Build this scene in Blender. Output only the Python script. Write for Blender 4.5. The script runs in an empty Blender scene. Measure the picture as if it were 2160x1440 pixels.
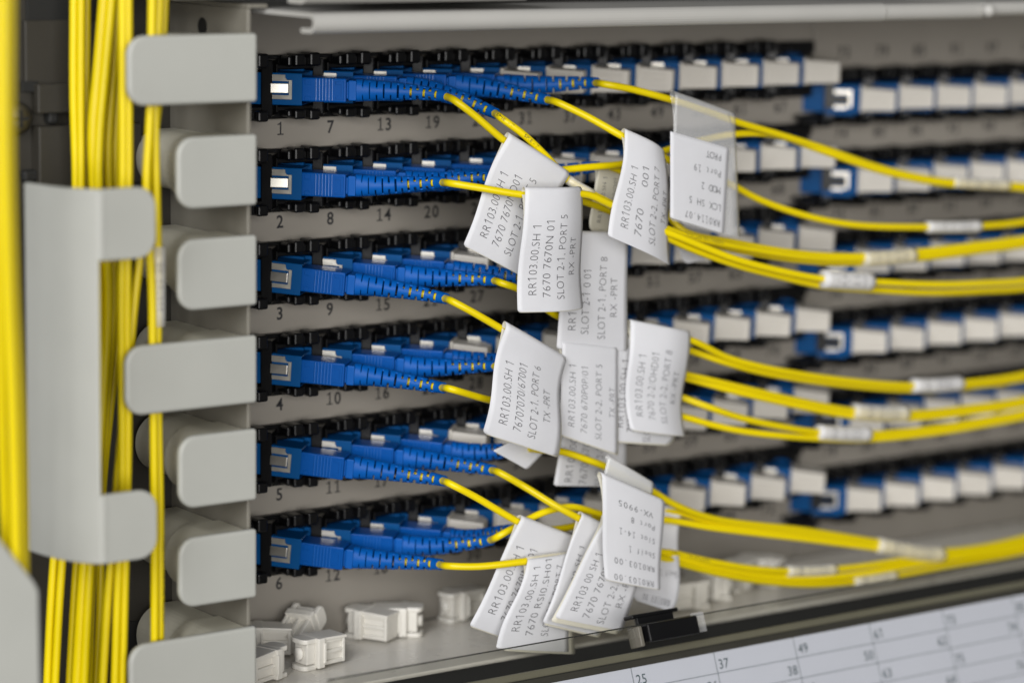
import bpy, bmesh, math, random
from mathutils import Vector, Matrix

random.seed(7)
S = 0.001                      # everything below is written in millimetres
scn = bpy.context.scene
COL = scn.collection

# ------------------------------------------------------------------ camera
CAZ, CPI, CRO = 0.626603614, 0.160464772, 0.0154227676
CAM = Vector((-441.887602, -732.764085, 74.4894845))
FPX = 6000.0
_F = Vector((math.sin(CAZ)*math.cos(CPI), math.cos(CAZ)*math.cos(CPI), -math.sin(CPI)))
_R = Vector((math.cos(CAZ), -math.sin(CAZ), 0))
_U = _R.cross(_F)
_X = _R*math.cos(CRO) + _U*math.sin(CRO)
_Y = _U*math.cos(CRO) - _R*math.sin(CRO)
cam_d = bpy.data.cameras.new("camera")
cam = bpy.data.objects.new("camera", cam_d); COL.objects.link(cam)
cam.matrix_world = Matrix(((_X.x, _Y.x, -_F.x, CAM.x*S), (_X.y, _Y.y, -_F.y, CAM.y*S), (_X.z, _Y.z, -_F.z, CAM.z*S), (0, 0, 0, 1)))
cam_d.lens = 100.0; cam_d.sensor_width = 36.0; cam_d.sensor_fit = 'HORIZONTAL'
cam_d.clip_start = 0.05; cam_d.clip_end = 50
cam_d.dof.use_dof = True
cam_d.dof.focus_distance = 0.842
cam_d.dof.aperture_fstop = 5.4
cam_d.dof.aperture_blades = 0
scn.camera = cam

def ray(u, v):
    x, y = u-1080, v-720
    return _X*(x/FPX) - _Y*(y/FPX) + _F
def P(u, v, Y):                # the point of the plane Y that shows at (u, v) of the 2160 px photograph
    d = ray(u, v)
    return CAM + d*((Y-CAM.y)/d.y)
def PZ(u, v, Z):
    d = ray(u, v)
    return CAM + d*((Z-CAM.z)/d.z)

# ------------------------------------------------------------------ world, lamps, exposure
w = bpy.data.worlds.new("World"); scn.world = w; w.use_nodes = True
w.node_tree.nodes["Background"].inputs[0].default_value = (1.0, 0.985, 0.96, 1)
w.node_tree.nodes["Background"].inputs[1].default_value = 0.11
scn.view_settings.view_transform = 'Standard'; scn.view_settings.look = 'None'
scn.view_settings.exposure = 0.0; scn.view_settings.gamma = 1.0

def area(name, loc, target, sx, sy, energy, colr):
    d = bpy.data.lights.new(name, 'AREA'); d.shape = 'RECTANGLE'; d.size = sx; d.size_y = sy; d.energy = energy; d.color = colr
    o = bpy.data.objects.new(name, d); COL.objects.link(o); o.location = loc
    o.rotation_euler = (Vector(target)-Vector(loc)).to_track_quat('-Z', 'Y').to_euler()
    return o
area("front_left_key", (-1.35, -2.8, 0.34), (0.05, 0, -0.05), 2.8, 1.5, 91, (1.0, 0.985, 0.96))  # unseen soft key light, set low at the front left
area("window_light", (-1.6, -1.0, 0.85), (0, 0, -0.06), 0.9, 0.9, 32, (0.97, 0.98, 1.0))

# ------------------------------------------------------------------ materials
MATS = {}
def mat(name, colr, rough=0.45, metal=0.0, var=0.05, vscale=60.0, bump=0.0, bscale=900.0, spec=0.5, coat=0.0, rnd=0.0):
    m = bpy.data.materials.new(name); m.use_nodes = True
    nt = m.node_tree; b = nt.nodes["Principled BSDF"]
    b.inputs["Roughness"].default_value = rough; b.inputs["Metallic"].default_value = metal
    b.inputs["Specular IOR Level"].default_value = spec
    b.inputs["Coat Weight"].default_value = coat
    tc = nt.nodes.new("ShaderNodeTexCoord")
    n = nt.nodes.new("ShaderNodeTexNoise"); n.inputs["Scale"].default_value = vscale; n.inputs["Detail"].default_value = 4
    nt.links.new(tc.outputs["Object"], n.inputs["Vector"])
    r = nt.nodes.new("ShaderNodeValToRGB")
    r.color_ramp.elements[0].position = 0.3; r.color_ramp.elements[1].position = 0.7
    r.color_ramp.elements[0].color = (*[c*(1-var) for c in colr], 1); r.color_ramp.elements[1].color = (*[min(1, c*(1+var)) for c in colr], 1)
    nt.links.new(n.outputs["Fac"], r.inputs["Fac"]); nt.links.new(r.outputs["Color"], b.inputs["Base Color"])
    rr = nt.nodes.new("ShaderNodeMapRange"); rr.inputs["To Min"].default_value = max(0.02, rough-0.06); rr.inputs["To Max"].default_value = rough+0.08
    nt.links.new(n.outputs["Fac"], rr.inputs["Value"]); nt.links.new(rr.outputs["Result"], b.inputs["Roughness"])
    if bump:
        n2 = nt.nodes.new("ShaderNodeTexNoise"); n2.inputs["Scale"].default_value = bscale; n2.inputs["Detail"].default_value = 3
        nt.links.new(tc.outputs["Object"], n2.inputs["Vector"])
        bp = nt.nodes.new("ShaderNodeBump"); bp.inputs["Strength"].default_value = bump; bp.inputs["Distance"].default_value = 0.0003
        nt.links.new(n2.outputs["Fac"], bp.inputs["Height"]); nt.links.new(bp.outputs["Normal"], b.inputs["Normal"])
    if rnd:
        oi = nt.nodes.new("ShaderNodeObjectInfo"); mr = nt.nodes.new("ShaderNodeMapRange"); mr.inputs["To Min"].default_value = 1-rnd; mr.inputs["To Max"].default_value = 1+rnd*0.6
        mx = nt.nodes.new("ShaderNodeMix"); mx.data_type = 'RGBA'; mx.blend_type = 'MULTIPLY'; mx.inputs[0].default_value = 1.0
        cb = nt.nodes.new("ShaderNodeCombineColor")
        nt.links.new(oi.outputs["Random"], mr.inputs["Value"])
        for q in range(3): nt.links.new(mr.outputs["Result"], cb.inputs[q])
        nt.links.new(r.outputs["Color"], mx.inputs[6]); nt.links.new(cb.outputs[0], mx.inputs[7]); nt.links.new(mx.outputs[2], b.inputs["Base Color"])
    MATS[name] = m
    return m
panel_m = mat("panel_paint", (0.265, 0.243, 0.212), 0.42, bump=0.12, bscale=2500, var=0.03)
wall_m = mat("shaded_wall_paint", (0.175, 0.163, 0.135), 0.4, bump=0.1, bscale=2500, var=0.03)  # grey paint darkened, the wall's shade put into the colour
spool_m = mat("spool_plastic", (0.46, 0.44, 0.36), 0.4, var=0.02)  # warm tint stands in for light bounced off the yellow cables
tab_m = mat("grey_plastic", (0.385, 0.387, 0.355), 0.42, var=0.02, bump=0.05, bscale=3000)
bar_m = mat("hem_paint", (0.40, 0.39, 0.365), 0.35, var=0.02, bump=0.06, bscale=2500)
floor_m = mat("tray_paint", (0.66, 0.63, 0.57), 0.27, var=0.04, bump=0.05, bscale=2500)
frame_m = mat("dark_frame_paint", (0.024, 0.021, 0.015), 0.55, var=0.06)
black_m = mat("black_plastic", (0.0035, 0.0035, 0.004), 0.3, var=0.1, bump=0.06, bscale=2500, spec=0.35)
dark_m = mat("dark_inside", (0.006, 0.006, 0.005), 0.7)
adap_m = mat("adapter_blue", (0.001, 0.06, 0.20), 0.42, var=0.04, bump=0.06, bscale=2500, spec=0.1)
conn_m = mat("connector_blue", (0.001, 0.066, 0.29), 0.3, var=0.04, bump=0.05, bscale=2500, spec=0.12)
rib_m = mat("rib_blue", (0.004, 0.09, 0.36), 0.25, var=0.04, spec=0.6)
boot_m = mat("boot_blue", (0.001, 0.08, 0.34), 0.4, var=0.04, bump=0.06, bscale=2500, spec=0.16)
yel_m = mat("yellow_jacket", (0.70, 0.545, 0.0), 0.34, var=0.02, spec=0.35, rnd=0.12)
cap_m = mat("white_cap", (0.53, 0.50, 0.45), 0.42, var=0.03, rnd=0.10)
loose_m = mat("loose_cap_white", (0.68, 0.655, 0.60), 0.4, var=0.03, rnd=0.06)
clip_m = mat("clip_metal", (0.58, 0.555, 0.50), 0.33, metal=1.0, var=0.04, vscale=300)
steel_m = mat("steel", (0.16, 0.15, 0.13), 0.45, metal=1.0, var=0.15, vscale=500)
ink_m = mat("print_ink", (0.016, 0.016, 0.018), 0.6)
tagink_m = mat("tag_ink", (0.02, 0.017, 0.024), 0.6)
greyink_m = mat("dot_ink", (0.07, 0.07, 0.08), 0.6)
line_m = mat("chart_ink", (0.03, 0.07, 0.085), 0.6)
chart_m = mat("chart_paper", (0.70, 0.72, 0.86), 0.55, var=0.01)
board_m = mat("dark_board", (0.03, 0.027, 0.02), 0.6, var=0.15)

def paper(name, colr, trans=0.36):
    m = bpy.data.materials.new(name); m.use_nodes = True; nt = m.node_tree
    b = nt.nodes["Principled BSDF"]; b.inputs["Base Color"].default_value = (*colr, 1); b.inputs["Roughness"].default_value = 0.5
    tc = nt.nodes.new("ShaderNodeTexCoord"); n = nt.nodes.new("ShaderNodeTexNoise"); n.inputs["Scale"].default_value = 120; n.inputs["Detail"].default_value = 5
    nt.links.new(tc.outputs["Object"], n.inputs["Vector"])
    r = nt.nodes.new("ShaderNodeValToRGB"); r.color_ramp.elements[0].color = (*[c*0.95 for c in colr], 1); r.color_ramp.elements[1].color = (*[min(1, c*1.03) for c in colr], 1)
    nt.links.new(n.outputs["Fac"], r.inputs["Fac"]); nt.links.new(r.outputs["Color"], b.inputs["Base Color"])
    bp = nt.nodes.new("ShaderNodeBump"); bp.inputs["Strength"].default_value = 0.12; bp.inputs["Distance"].default_value = 0.0004
    n2 = nt.nodes.new("ShaderNodeTexNoise"); n2.inputs["Scale"].default_value = 260; n2.inputs["Detail"].default_value = 2
    nt.links.new(tc.outputs["Object"], n2.inputs["Vector"]); nt.links.new(n2.outputs["Fac"], bp.inputs["Height"]); nt.links.new(bp.outputs["Normal"], b.inputs["Normal"])
    t = nt.nodes.new("ShaderNodeBsdfTranslucent"); t.inputs["Color"].default_value = (*colr, 1)
    mx = nt.nodes.new("ShaderNodeMixShader"); mx.inputs[0].default_value = trans
    out = nt.nodes["Material Output"]
    nt.links.new(b.outputs[0], mx.inputs[1]); nt.links.new(t.outputs[0], mx.inputs[2]); nt.links.new(mx.outputs[0], out.inputs["Surface"])
    return m
paper_m = paper("flag_paper", (0.81, 0.81, 0.835))
cream_m = paper("flag_back", (0.76, 0.73, 0.62))

def clear(name, tint, glossy_rough, haze, hazecol):
    m = bpy.data.materials.new(name); m.use_nodes = True; nt = m.node_tree
    nt.nodes.remove(nt.nodes["Principled BSDF"]); out = nt.nodes["Material Output"]
    tr = nt.nodes.new("ShaderNodeBsdfTransparent"); tr.inputs[0].default_value = (*tint, 1)
    df = nt.nodes.new("ShaderNodeBsdfDiffuse"); df.inputs[0].default_value = (*hazecol, 1)
    gl = nt.nodes.new("ShaderNodeBsdfGlossy"); gl.inputs["Roughness"].default_value = glossy_rough
    fr = nt.nodes.new("ShaderNodeFresnel"); fr.inputs["IOR"].default_value = 1.45
    m1 = nt.nodes.new("ShaderNodeMixShader"); m1.inputs[0].default_value = haze
    m2 = nt.nodes.new("ShaderNodeMixShader")
    nt.links.new(tr.outputs[0], m1.inputs[1]); nt.links.new(df.outputs[0], m1.inputs[2])
    ge = nt.nodes.new("ShaderNodeNewGeometry"); mu = nt.nodes.new("ShaderNodeMath"); mu.operation = 'MULTIPLY'; iv = nt.nodes.new("ShaderNodeMath"); iv.operation = 'SUBTRACT'; iv.inputs[0].default_value = 1.0
    nt.links.new(ge.outputs["Backfacing"], iv.inputs[1]); nt.links.new(fr.outputs[0], mu.inputs[0]); nt.links.new(iv.outputs[0], mu.inputs[1]); nt.links.new(mu.outputs[0], m2.inputs[0]); nt.links.new(m1.outputs[0], m2.inputs[1]); nt.links.new(gl.outputs[0], m2.inputs[2])
    nt.links.new(m2.outputs[0], out.inputs["Surface"])
    return m
acry_m = clear("clear_acrylic", (0.9, 0.9, 0.88), 0.03, 0.01, (0.5, 0.5, 0.48))
edge_m = mat("acrylic_edge", (0.03, 0.03, 0.026), 0.25)
lam_m = clear("laminate", (0.97, 0.97, 0.97), 0.15, 0.15, (0.8, 0.8, 0.8))
sleeve_m = clear("sleeve_film", (0.97, 0.97, 0.97), 0.2, 0.38, (0.8, 0.8, 0.8))
wrap_m = clear("clear_wrap", (0.95, 0.95, 0.93), 0.2, 0.45, (0.85, 0.84, 0.82))

# ------------------------------------------------------------------ helpers
def ob(name, me, parent=None, m=None):
    o = bpy.data.objects.new(name, me); COL.objects.link(o)
    if parent is not None: o.parent = parent
    if m is not None and isinstance(me, bpy.types.Mesh) and not me.materials: me.materials.append(m)
    return o
def thing(name, label, cat, loc=(0, 0, 0), rot=(0, 0, 0), group=None):
    o = bpy.data.objects.new(name, None); COL.objects.link(o)
    o.empty_display_size = 0.005
    o.location = Vector(loc)*S; o.rotation_euler = rot
    o['label'] = label; o['category'] = cat
    if group: o['group'] = group
    return o
def mesh_py(name, vs, fs, m=None, smooth=False, org=(0, 0, 0), mi=None):
    o = Vector(org)
    me = bpy.data.meshes.new(name)
    me.from_pydata([((v[0]-o[0])*S, (v[1]-o[1])*S, (v[2]-o[2])*S) for v in vs], [], fs)
    if m is not None:
        for k in (m if isinstance(m, (list, tuple)) else [m]): me.materials.append(k)
    if mi: me.polygons.foreach_set("material_index", mi)
    if smooth: me.polygons.foreach_set("use_smooth", [True]*len(me.polygons))
    me.update()
    return me
def bm_mesh(name, bm, m=None, smooth=False):
    bmesh.ops.scale(bm, vec=(S, S, S), verts=bm.verts)
    me = bpy.data.meshes.new(name); bm.to_mesh(me); bm.free()
    if m is not None: me.materials.append(m)
    if smooth: me.polygons.foreach_set("use_smooth", [True]*len(me.polygons))
    return me
def box(bm, x0, x1, y0, y1, z0, z1, bev=0.0, seg=2, M=None):
    vs = [bm.verts.new(c) for c in ((x0,y0,z0),(x1,y0,z0),(x1,y1,z0),(x0,y1,z0),(x0,y0,z1),(x1,y0,z1),(x1,y1,z1),(x0,y1,z1))]
    fs = [bm.faces.new([vs[i] for i in q]) for q in ((0,3,2,1),(4,5,6,7),(0,1,5,4),(1,2,6,5),(2,3,7,6),(3,0,4,7))]
    allv = vs
    if bev:
        es = list({e for f in fs for e in f.edges})
        r = bmesh.ops.bevel(bm, geom=es, offset=bev, segments=seg, affect='EDGES', profile=0.5)
        allv = list({v for f in r['faces'] for v in f.verts} | {v for v in vs if v.is_valid})
    if M is not None: bmesh.ops.transform(bm, matrix=M, verts=allv)
    return allv
def prism(bm, poly, axis, a, b, bev=0.0, seg=2):
    """polygon of 2D points extruded along axis ('x','y','z') from a to b"""
    def to3(p, t): return {'x': (t, p[0], p[1]), 'y': (p[0], t, p[1]), 'z': (p[0], p[1], t)}[axis]
    v0 = [bm.verts.new(to3(p, a)) for p in poly]; v1 = [bm.verts.new(to3(p, b)) for p in poly]
    n = len(poly); fs = []
    fs.append(bm.faces.new(v0)); fs.append(bm.faces.new(list(reversed(v1))))
    for i in range(n): fs.append(bm.faces.new((v0[(i+1) % n], v0[i], v1[i], v1[(i+1) % n])))
    bmesh.ops.recalc_face_normals(bm, faces=fs)
    if bev:
        es = [e for e in fs[0].edges] + [e for e in fs[1].edges]
        bmesh.ops.bevel(bm, geom=es, offset=bev, segments=seg, affect='EDGES', profile=0.5)
    return v0+v1
def rrect(x0, x1, y0, y1, rs, n=6):
    """rounded rectangle; rs = radius for corners (x0y0, x1y0, x1y1, x0y1)"""
    out = []
    for (cx, cy, sx, sy, a0, r) in ((x0,y0,1,1,180,rs[0]),(x1,y0,-1,1,270,rs[1]),(x1,y1,-1,-1,0,rs[2]),(x0,y1,1,-1,90,rs[3])):
        if r <= 0: out.append((cx, cy)); continue
        for k in range(n+1):
            a = math.radians(a0+90*k/n)
            out.append((cx+sx*r+r*math.cos(a), cy+sy*r+r*math.sin(a)))
    return out
def catmull(pts, step=2.0):
    pts = [Vector(p) for p in pts]
    if len(pts) == 2: pts = [pts[0], (pts[0]+pts[1])/2, pts[1]]
    q = [pts[0]*2-pts[1]] + pts + [pts[-1]*2-pts[-2]]
    out = []
    for i in range(1, len(q)-2):
        p0, p1, p2, p3 = q[i-1:i+3]
        def tj(t, a, b): return t + max(1e-4, (b-a).length)**0.5
        t0 = 0; t1 = tj(t0, p0, p1); t2 = tj(t1, p1, p2); t3 = tj(t2, p2, p3)
        n = max(2, int((p2-p1).length/step))
        for k in range(n):
            t = t1+(t2-t1)*k/n
            A1 = p0*((t1-t)/(t1-t0))+p1*((t-t0)/(t1-t0)); A2 = p1*((t2-t)/(t2-t1))+p2*((t-t1)/(t2-t1)); A3 = p2*((t3-t)/(t3-t2))+p3*((t-t2)/(t3-t2))
            B1 = A1*((t2-t)/(t2-t0))+A2*((t-t0)/(t2-t0)); B2 = A2*((t3-t)/(t3-t1))+A3*((t-t1)/(t3-t1))
            out.append(B1*((t2-t)/(t2-t1))+B2*((t-t1)/(t2-t1)))
    out.append(pts[-1])
    return out
def frames(path, up=Vector((0, 0, 1))):
    fr = []; n = len(path); N = None
    for i in range(n):
        T = (path[min(i+1, n-1)]-path[max(i-1, 0)]).normalized()
        if N is None:
            N = (up - T*up.dot(T)).normalized()
        else:
            N = (N - T*N.dot(T)).normalized()
        fr.append((T, N, T.cross(N)))
    return fr
def tube_geo(path, rad, seg=12, caps=True):
    fr = frames(path); vs = []; fs = []
    for i, p in enumerate(path):
        r = rad(i/(len(path)-1)) if callable(rad) else rad
        T, N, B = fr[i]
        for k in range(seg):
            a = 2*math.pi*k/seg
            vs.append(p+N*(r*math.cos(a))+B*(r*math.sin(a)))
    for i in range(len(path)-1):
        for k in range(seg):
            a, b = i*seg+k, i*seg+(k+1) % seg
            fs.append((a, b, b+seg, a+seg))
    if caps:
        fs.append(tuple(range(seg-1, -1, -1))); fs.append(tuple(range((len(path)-1)*seg, len(path)*seg)))
    return vs, fs

# ------------------------------------------------------------------ lettering: every string becomes flat outlines once
NUMS1 = [[i*6+j+1 for j in range(6)] for i in range(12)]
STR = {}
def want(s, off=0.0): STR[(s, off)] = None
THIN = -0.022; DOTOFF = -0.013
for n in range(10): want(str(n)); want(str(n), 0.017)
for n in range(11, 121): want(str(n))
TAGTXT = {
 'a': ["RR103.00.SH 1", "7670 7670ND01", "SLOT 2-1, PORT 5", "TX -PRT"],
 'b': ["RR103.00,SH 1", "7670 7670N 01", "SLOT 2-1, PORT 5", "RX -PRT"],
 'c': ["RR103.00.SH 1", "SLOT 2-1 0 01", "SLOT 2-1, PORT 8", "RX -PRT"],
 'd': ["RR103.00.SH 1", "7670 7670IND01", "SLOT 2-1, PORT 8", "TX -PRT"],
 'e': ["RR103.00.SH 1", "7670     001", "SLOT 2-2, PORT 7", "TX -PRT"],
 'f': ["RR103.00.SH 1", "76707070/67001", "SLOT 2-1, PORT 6", "TX -PRT"],
 'g': ["RR103.00,SH 1", "7670 670P0P/01", "SLOT 2-2, PORT 5", "TX -PRT"],
 'h': ["RR103.00.SH 1", "7670 2-2/OHD01", "SLOT 2-2, PORT 8", "RX -PRT"],
 'i': ["RR103.00.SH 1", "7670 RSI0.SH01", "SLOT 2-1, PORT 7", "TX -PRT"],
 'j': ["RR103 00 SH 1", "7670 7670P 01", "SLOT 2-2, PORT 7", "RX -PRT"],
}
for t in TAGTXT.values():
    for s in t: want(s, THIN)
DOT1 = ["PROT", "Port 19", "MOD 2", "LCX SH 5", "RR0114.07"]
DOT2 = ["VX-9905", "Port 8", "Slot 14-1", "Shelf 1", "RR0103.00", "RR0103.00"]
for s in DOT1+DOT2: want(s, -0.013)
for s in ("CORNING OPTICAL", "SPIE - 7", "OPTICAL - TBII"): want(s, 0.0)
def one_glyph(sw, foot):
    p = [(0.30-sw/2, 0), (0.30+sw/2, 0), (0.30+sw/2, 0.73), (0.30-sw/2, 0.73), (0.10, 0.585), (0.10, 0.585-sw*1.15), (0.30-sw/2, 0.73-sw*1.35-0.01)]
    if foot: p = [(0.12, 0), (0.48, 0), (0.48, sw), (0.30+sw/2, sw), (0.30+sw/2, 0.73), (0.30-sw/2, 0.73), (0.12, 0.60), (0.12, 0.60-sw), (0.30-sw/2, 0.73-sw*1.35-0.01), (0.30-sw/2, sw), (0.12, sw)]
    return p, [tuple(range(len(p)))]
def build_text():
    offs = sorted({k[1] for k in STR}); chars = sorted({c for k in STR for c in k[0] if c not in ' 1'})
    jobs = {('g', c, o): (c, o) for c in chars for o in offs}
    jobs.update({('w', c, 0): ('H'+c+'H', 0.0) for c in chars+[' ']}); jobs[('w', '', 0)] = ('HH', 0.0)
    obs = {}; out = {}
    for k, (txt, off) in jobs.items():
        cu = bpy.data.curves.new("lettering", 'FONT'); cu.body = txt; cu.size = 1.0; cu.offset = off; cu.resolution_u = 3
        cu.fill_mode = 'FRONT'
        o = bpy.data.objects.new("lettering", cu); COL.objects.link(o); obs[k] = o
    bpy.context.view_layer.update()
    dg = bpy.context.evaluated_depsgraph_get()
    for k, o in obs.items():
        e = o.evaluated_get(dg); me = e.to_mesh()
        vs = [(v.co.x, v.co.y) for v in me.vertices]; xs = [v[0] for v in vs]
        out[k] = (vs, [tuple(p.vertices) for p in me.polygons], max(xs)-min(xs))
        e.to_mesh_clear()
    for o in obs.values():
        cu = o.data; bpy.data.objects.remove(o); bpy.data.curves.remove(cu)
    base = out[('w', '', 0)][2]
    for (txt, off) in STR:
        mono = off == DOTOFF
        x = 0.0; vs = []; fs = []
        for c in txt:
            adv = 0.58 if c == '1' else out[('w', c, 0)][2]-base
            if mono: dx = (0.64-adv)/2
            else: dx = 0.0
            if c != ' ':
                gv, gf = one_glyph(0.048 if off < -0.01 else 0.085, mono) if c == '1' else out[('g', c, off)][:2]
                k = len(vs); vs += [(px+x+dx, py) for px, py in gv]; fs += [tuple(i+k for i in f) for f in gf]
            x += 0.64 if mono else adv+0.02
        x0 = min(v[0] for v in vs); x1 = max(v[0] for v in vs)
        STR[(txt, off)] = ([(px-x0, py) for px, py in vs], fs, x1-x0)
build_text()
def digits(n):
    """panel numerals: fixed advance, the 1 with a flag and a foot"""
    vs = []; fs = []; adv = 0.60
    for q, c in enumerate(str(n)):
        k = len(vs)
        if c == '1':
            one = [(0.08, 0), (0.51, 0), (0.51, 0.07), (0.35, 0.07), (0.35, 0.73), (0.27, 0.73), (0.23, 0.655), (0.09, 0.615), (0.09, 0.555), (0.255, 0.575), (0.255, 0.07), (0.08, 0.07)]
            vs += [(x+adv*q, y) for x, y in one]; fs.append(tuple(range(k, k+12)))
        else:
            g = STR[(c, 0.017)]; off = (adv-0.06-g[2])/2
            vs += [(x+adv*q+off, y) for x, y in g[0]]; fs += [tuple(i+k for i in f) for f in g[1]]
    return vs, fs
CAPH = 0.73                     # cap height of the built-in face at size 1

# ================================================================== PATCH PANEL
A = math.radians(44)
PITCH, ROW = 17.92, 28.0
X0, Y0, Z0 = -7.3, -6.0, 12.6
XB = 214.0                      # where the second plate begins
NCOL2 = 10
X2, Z2 = 216.2, 2.6             # first adapter of the second plate
panel = thing("fibre_cabinet", "grey metal fibre patch panel with printed numbers and side cable fingers", "patch panel")

def plate(name, x0, x1, z0, z1):
    bm = bmesh.new(); box(bm, x0, x1, 0, 1.5, z0, z1, 0.25, 1)
    return ob(name, bm_mesh(name, bm, panel_m), panel)
HALF = 9.3
ZT, ZF = 38.2, -159.5
def strips(x0, x1, zc):
    zs = [ZT]
    for j in range(6): zs += [zc-ROW*j+HALF, zc-ROW*j-HALF]
    zs.append(ZF)
    for k in range(0, len(zs), 2): plate("face_plate", x0, x1, zs[k+1], zs[k])
strips(-37, XB-0.3, Z0)
strips(XB+0.3, 430, Z2)
for j in range(6):
    bm = bmesh.new(); box(bm, XB+0.35, P(1729, 208, 0).x, 0.05, 1.5, Z2-ROW*j-HALF, Z2-ROW*j+HALF); ob("slot_cheek", bm_mesh("slot_cheek", bm, panel_m), panel)
bm = bmesh.new(); box(bm, XB-3, XB+3, 1.6, 2.6, ZF, ZT); ob("joint_strip", bm_mesh("joint_strip", bm, dark_m), panel)
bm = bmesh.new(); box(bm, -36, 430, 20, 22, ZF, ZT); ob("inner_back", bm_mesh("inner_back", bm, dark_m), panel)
for zc, x0, x1 in ((Z0, -36, XB-1), (Z2, XB+1, 429)):
    for j in range(6):
        z = zc-ROW*j
        for sgn in (1, -1):
            bm = bmesh.new()
            za, zb = sorted((z+sgn*(HALF+0.2), z+sgn*5.2))
            box(bm, x0, x1, -2.2, 12, za, zb, 0.3, 1)
            ob("black_rail", bm_mesh("black_rail", bm, black_m), panel)
# black adapter holder: angled flange bar between knuckles above and below (axes of the panel, origin at the adapter)
def holder_mesh():
    bm = bmesh.new()
    R = Matrix.Rotation(-A, 4, 'Z')
    box(bm, -1.3, 2.1, -0.7, 12.2, -8.2, 8.6, 0.3, 1, R)
    xr = 2.1*math.cos(A)-2.3
    for sg in (1, -1):
        for (a, b, h, y) in ((-10.3, -8.6, 9.6, -1.6), (-8.4, -4.9, 10.2, -2.6), (-3.6, 0.0, 10.5, -3.3)):
            if sg < 0: h -= 0.9
            z0, z1 = sorted((sg*6.4, sg*h))
            box(bm, xr+a, xr+b, y, 3.0, z0, z1, 0.6, 2)
        for (a, b, za, zb, y) in ((4.2, 4.8, 3.6, 7.2, -0.6), (8.8, 9.3, 6.2, 7.8, -0.4), (-4.8, -3.7, 6.6, 9.0, -1.2)):
            z0, z1 = sorted((sg*za, sg*zb))
            box(bm, xr+a, xr+b, y, 1.0, z0, z1, 0.12, 1)
        z0, z1 = sorted((sg*5.4, sg*6.9))
        box(bm, xr-11, xr+9, 0.6, 4.0, z0, z1, 0.3, 1)
    # dimples on the knuckles
    return bm_mesh("adapter_holder", bm, black_m)
HOLD = holder_mesh()

# blue adapter, local x = the way the plug leaves, y = away from the viewer, origin on the near face at the flange
def adapter_body():
    bm = bmesh.new()
    prism(bm, [(-12, 0), (11, 0), (11, 11.8), (-12, 11.8)], 'z', -4.75, 4.75, 0.3, 2)
    # mouth
    f = max(bm.faces, key=lambda f: (f.calc_center_median().x, f.calc_area()))
    fs = [f for f in bm.faces if f.calc_center_median().x > 10.9 and f.calc_area() > 20]
    r = bmesh.ops.inset_region(bm, faces=fs, thickness=0.75)
    bmesh.ops.translate(bm, verts=list({v for f in fs for v in f.verts}), vec=(-7, 0, 0))
    # raised rail on the far side of the top, as on the real part
    box(bm, -1, 9.2, 10.2, 12.6, 3.4, 5.5, 0.2, 1)
    return bm_mesh("body", bm, adap_m)
def clip_mesh():
    bm = bmesh.new()
    e = 11.0
    poly = [(e-9.3, 4.3), (e-5.05, 4.3), (e-4.95, 3.4), (e-4.5, 2.8), (e-2.95, 2.75), (e-2.95, -3.05), (e-9.3, -3.05), (e-9.3, -1.7), (e-3.95, -1.7), (e-3.95, 2.3), (e-9.3, 2.3)]
    prism(bm, poly, 'y', -0.32, -0.02, 0.07, 1)
    return bm_mesh("metal_clip", bm, clip_m)
def tongue_mesh():
    bm = bmesh.new()
    box(bm, -2.7, 2.7, -0.3, 0.3, -1.5, 1.5, 0.22, 2)
    return bm_mesh("tongue", bm, clip_m)
BODY, CLIP, TONG = adapter_body(), clip_mesh(), tongue_mesh()
# fitted dust cap
def cap_mesh():
    bm = bmesh.new()
    vs = box(bm, 4.5, 22.9, 1.2, 10.5, -4.35, 4.35)
    for v in bm.verts:
        if v.co.x > 20:
            v.co.z = v.co.z*0.8 - 0.3
            v.co.y = 5.9+(v.co.y-5.9)*0.9
    bmesh.ops.bevel(bm, geom=list(bm.edges), offset=0.45, segments=2, affect='EDGES', profile=0.5)
    for k in range(3):                      # grip ribs along the visible side
        z = -1.9+1.75*k
        box(bm, 13.2, 21.2, 1.22, 1.7, z-0.28, z+0.28, 0.1, 1, Matrix.Translation((0, -0.02, 0)) @ Matrix.Rotation(0.0, 4, 'Z'))
    box(bm, 10.9, 12.0, 0.9, 10.9, -4.5, 4.5, 0.25, 1)
    return bm_mesh("cap_body", bm, cap_m)
CAP = cap_mesh()

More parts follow.
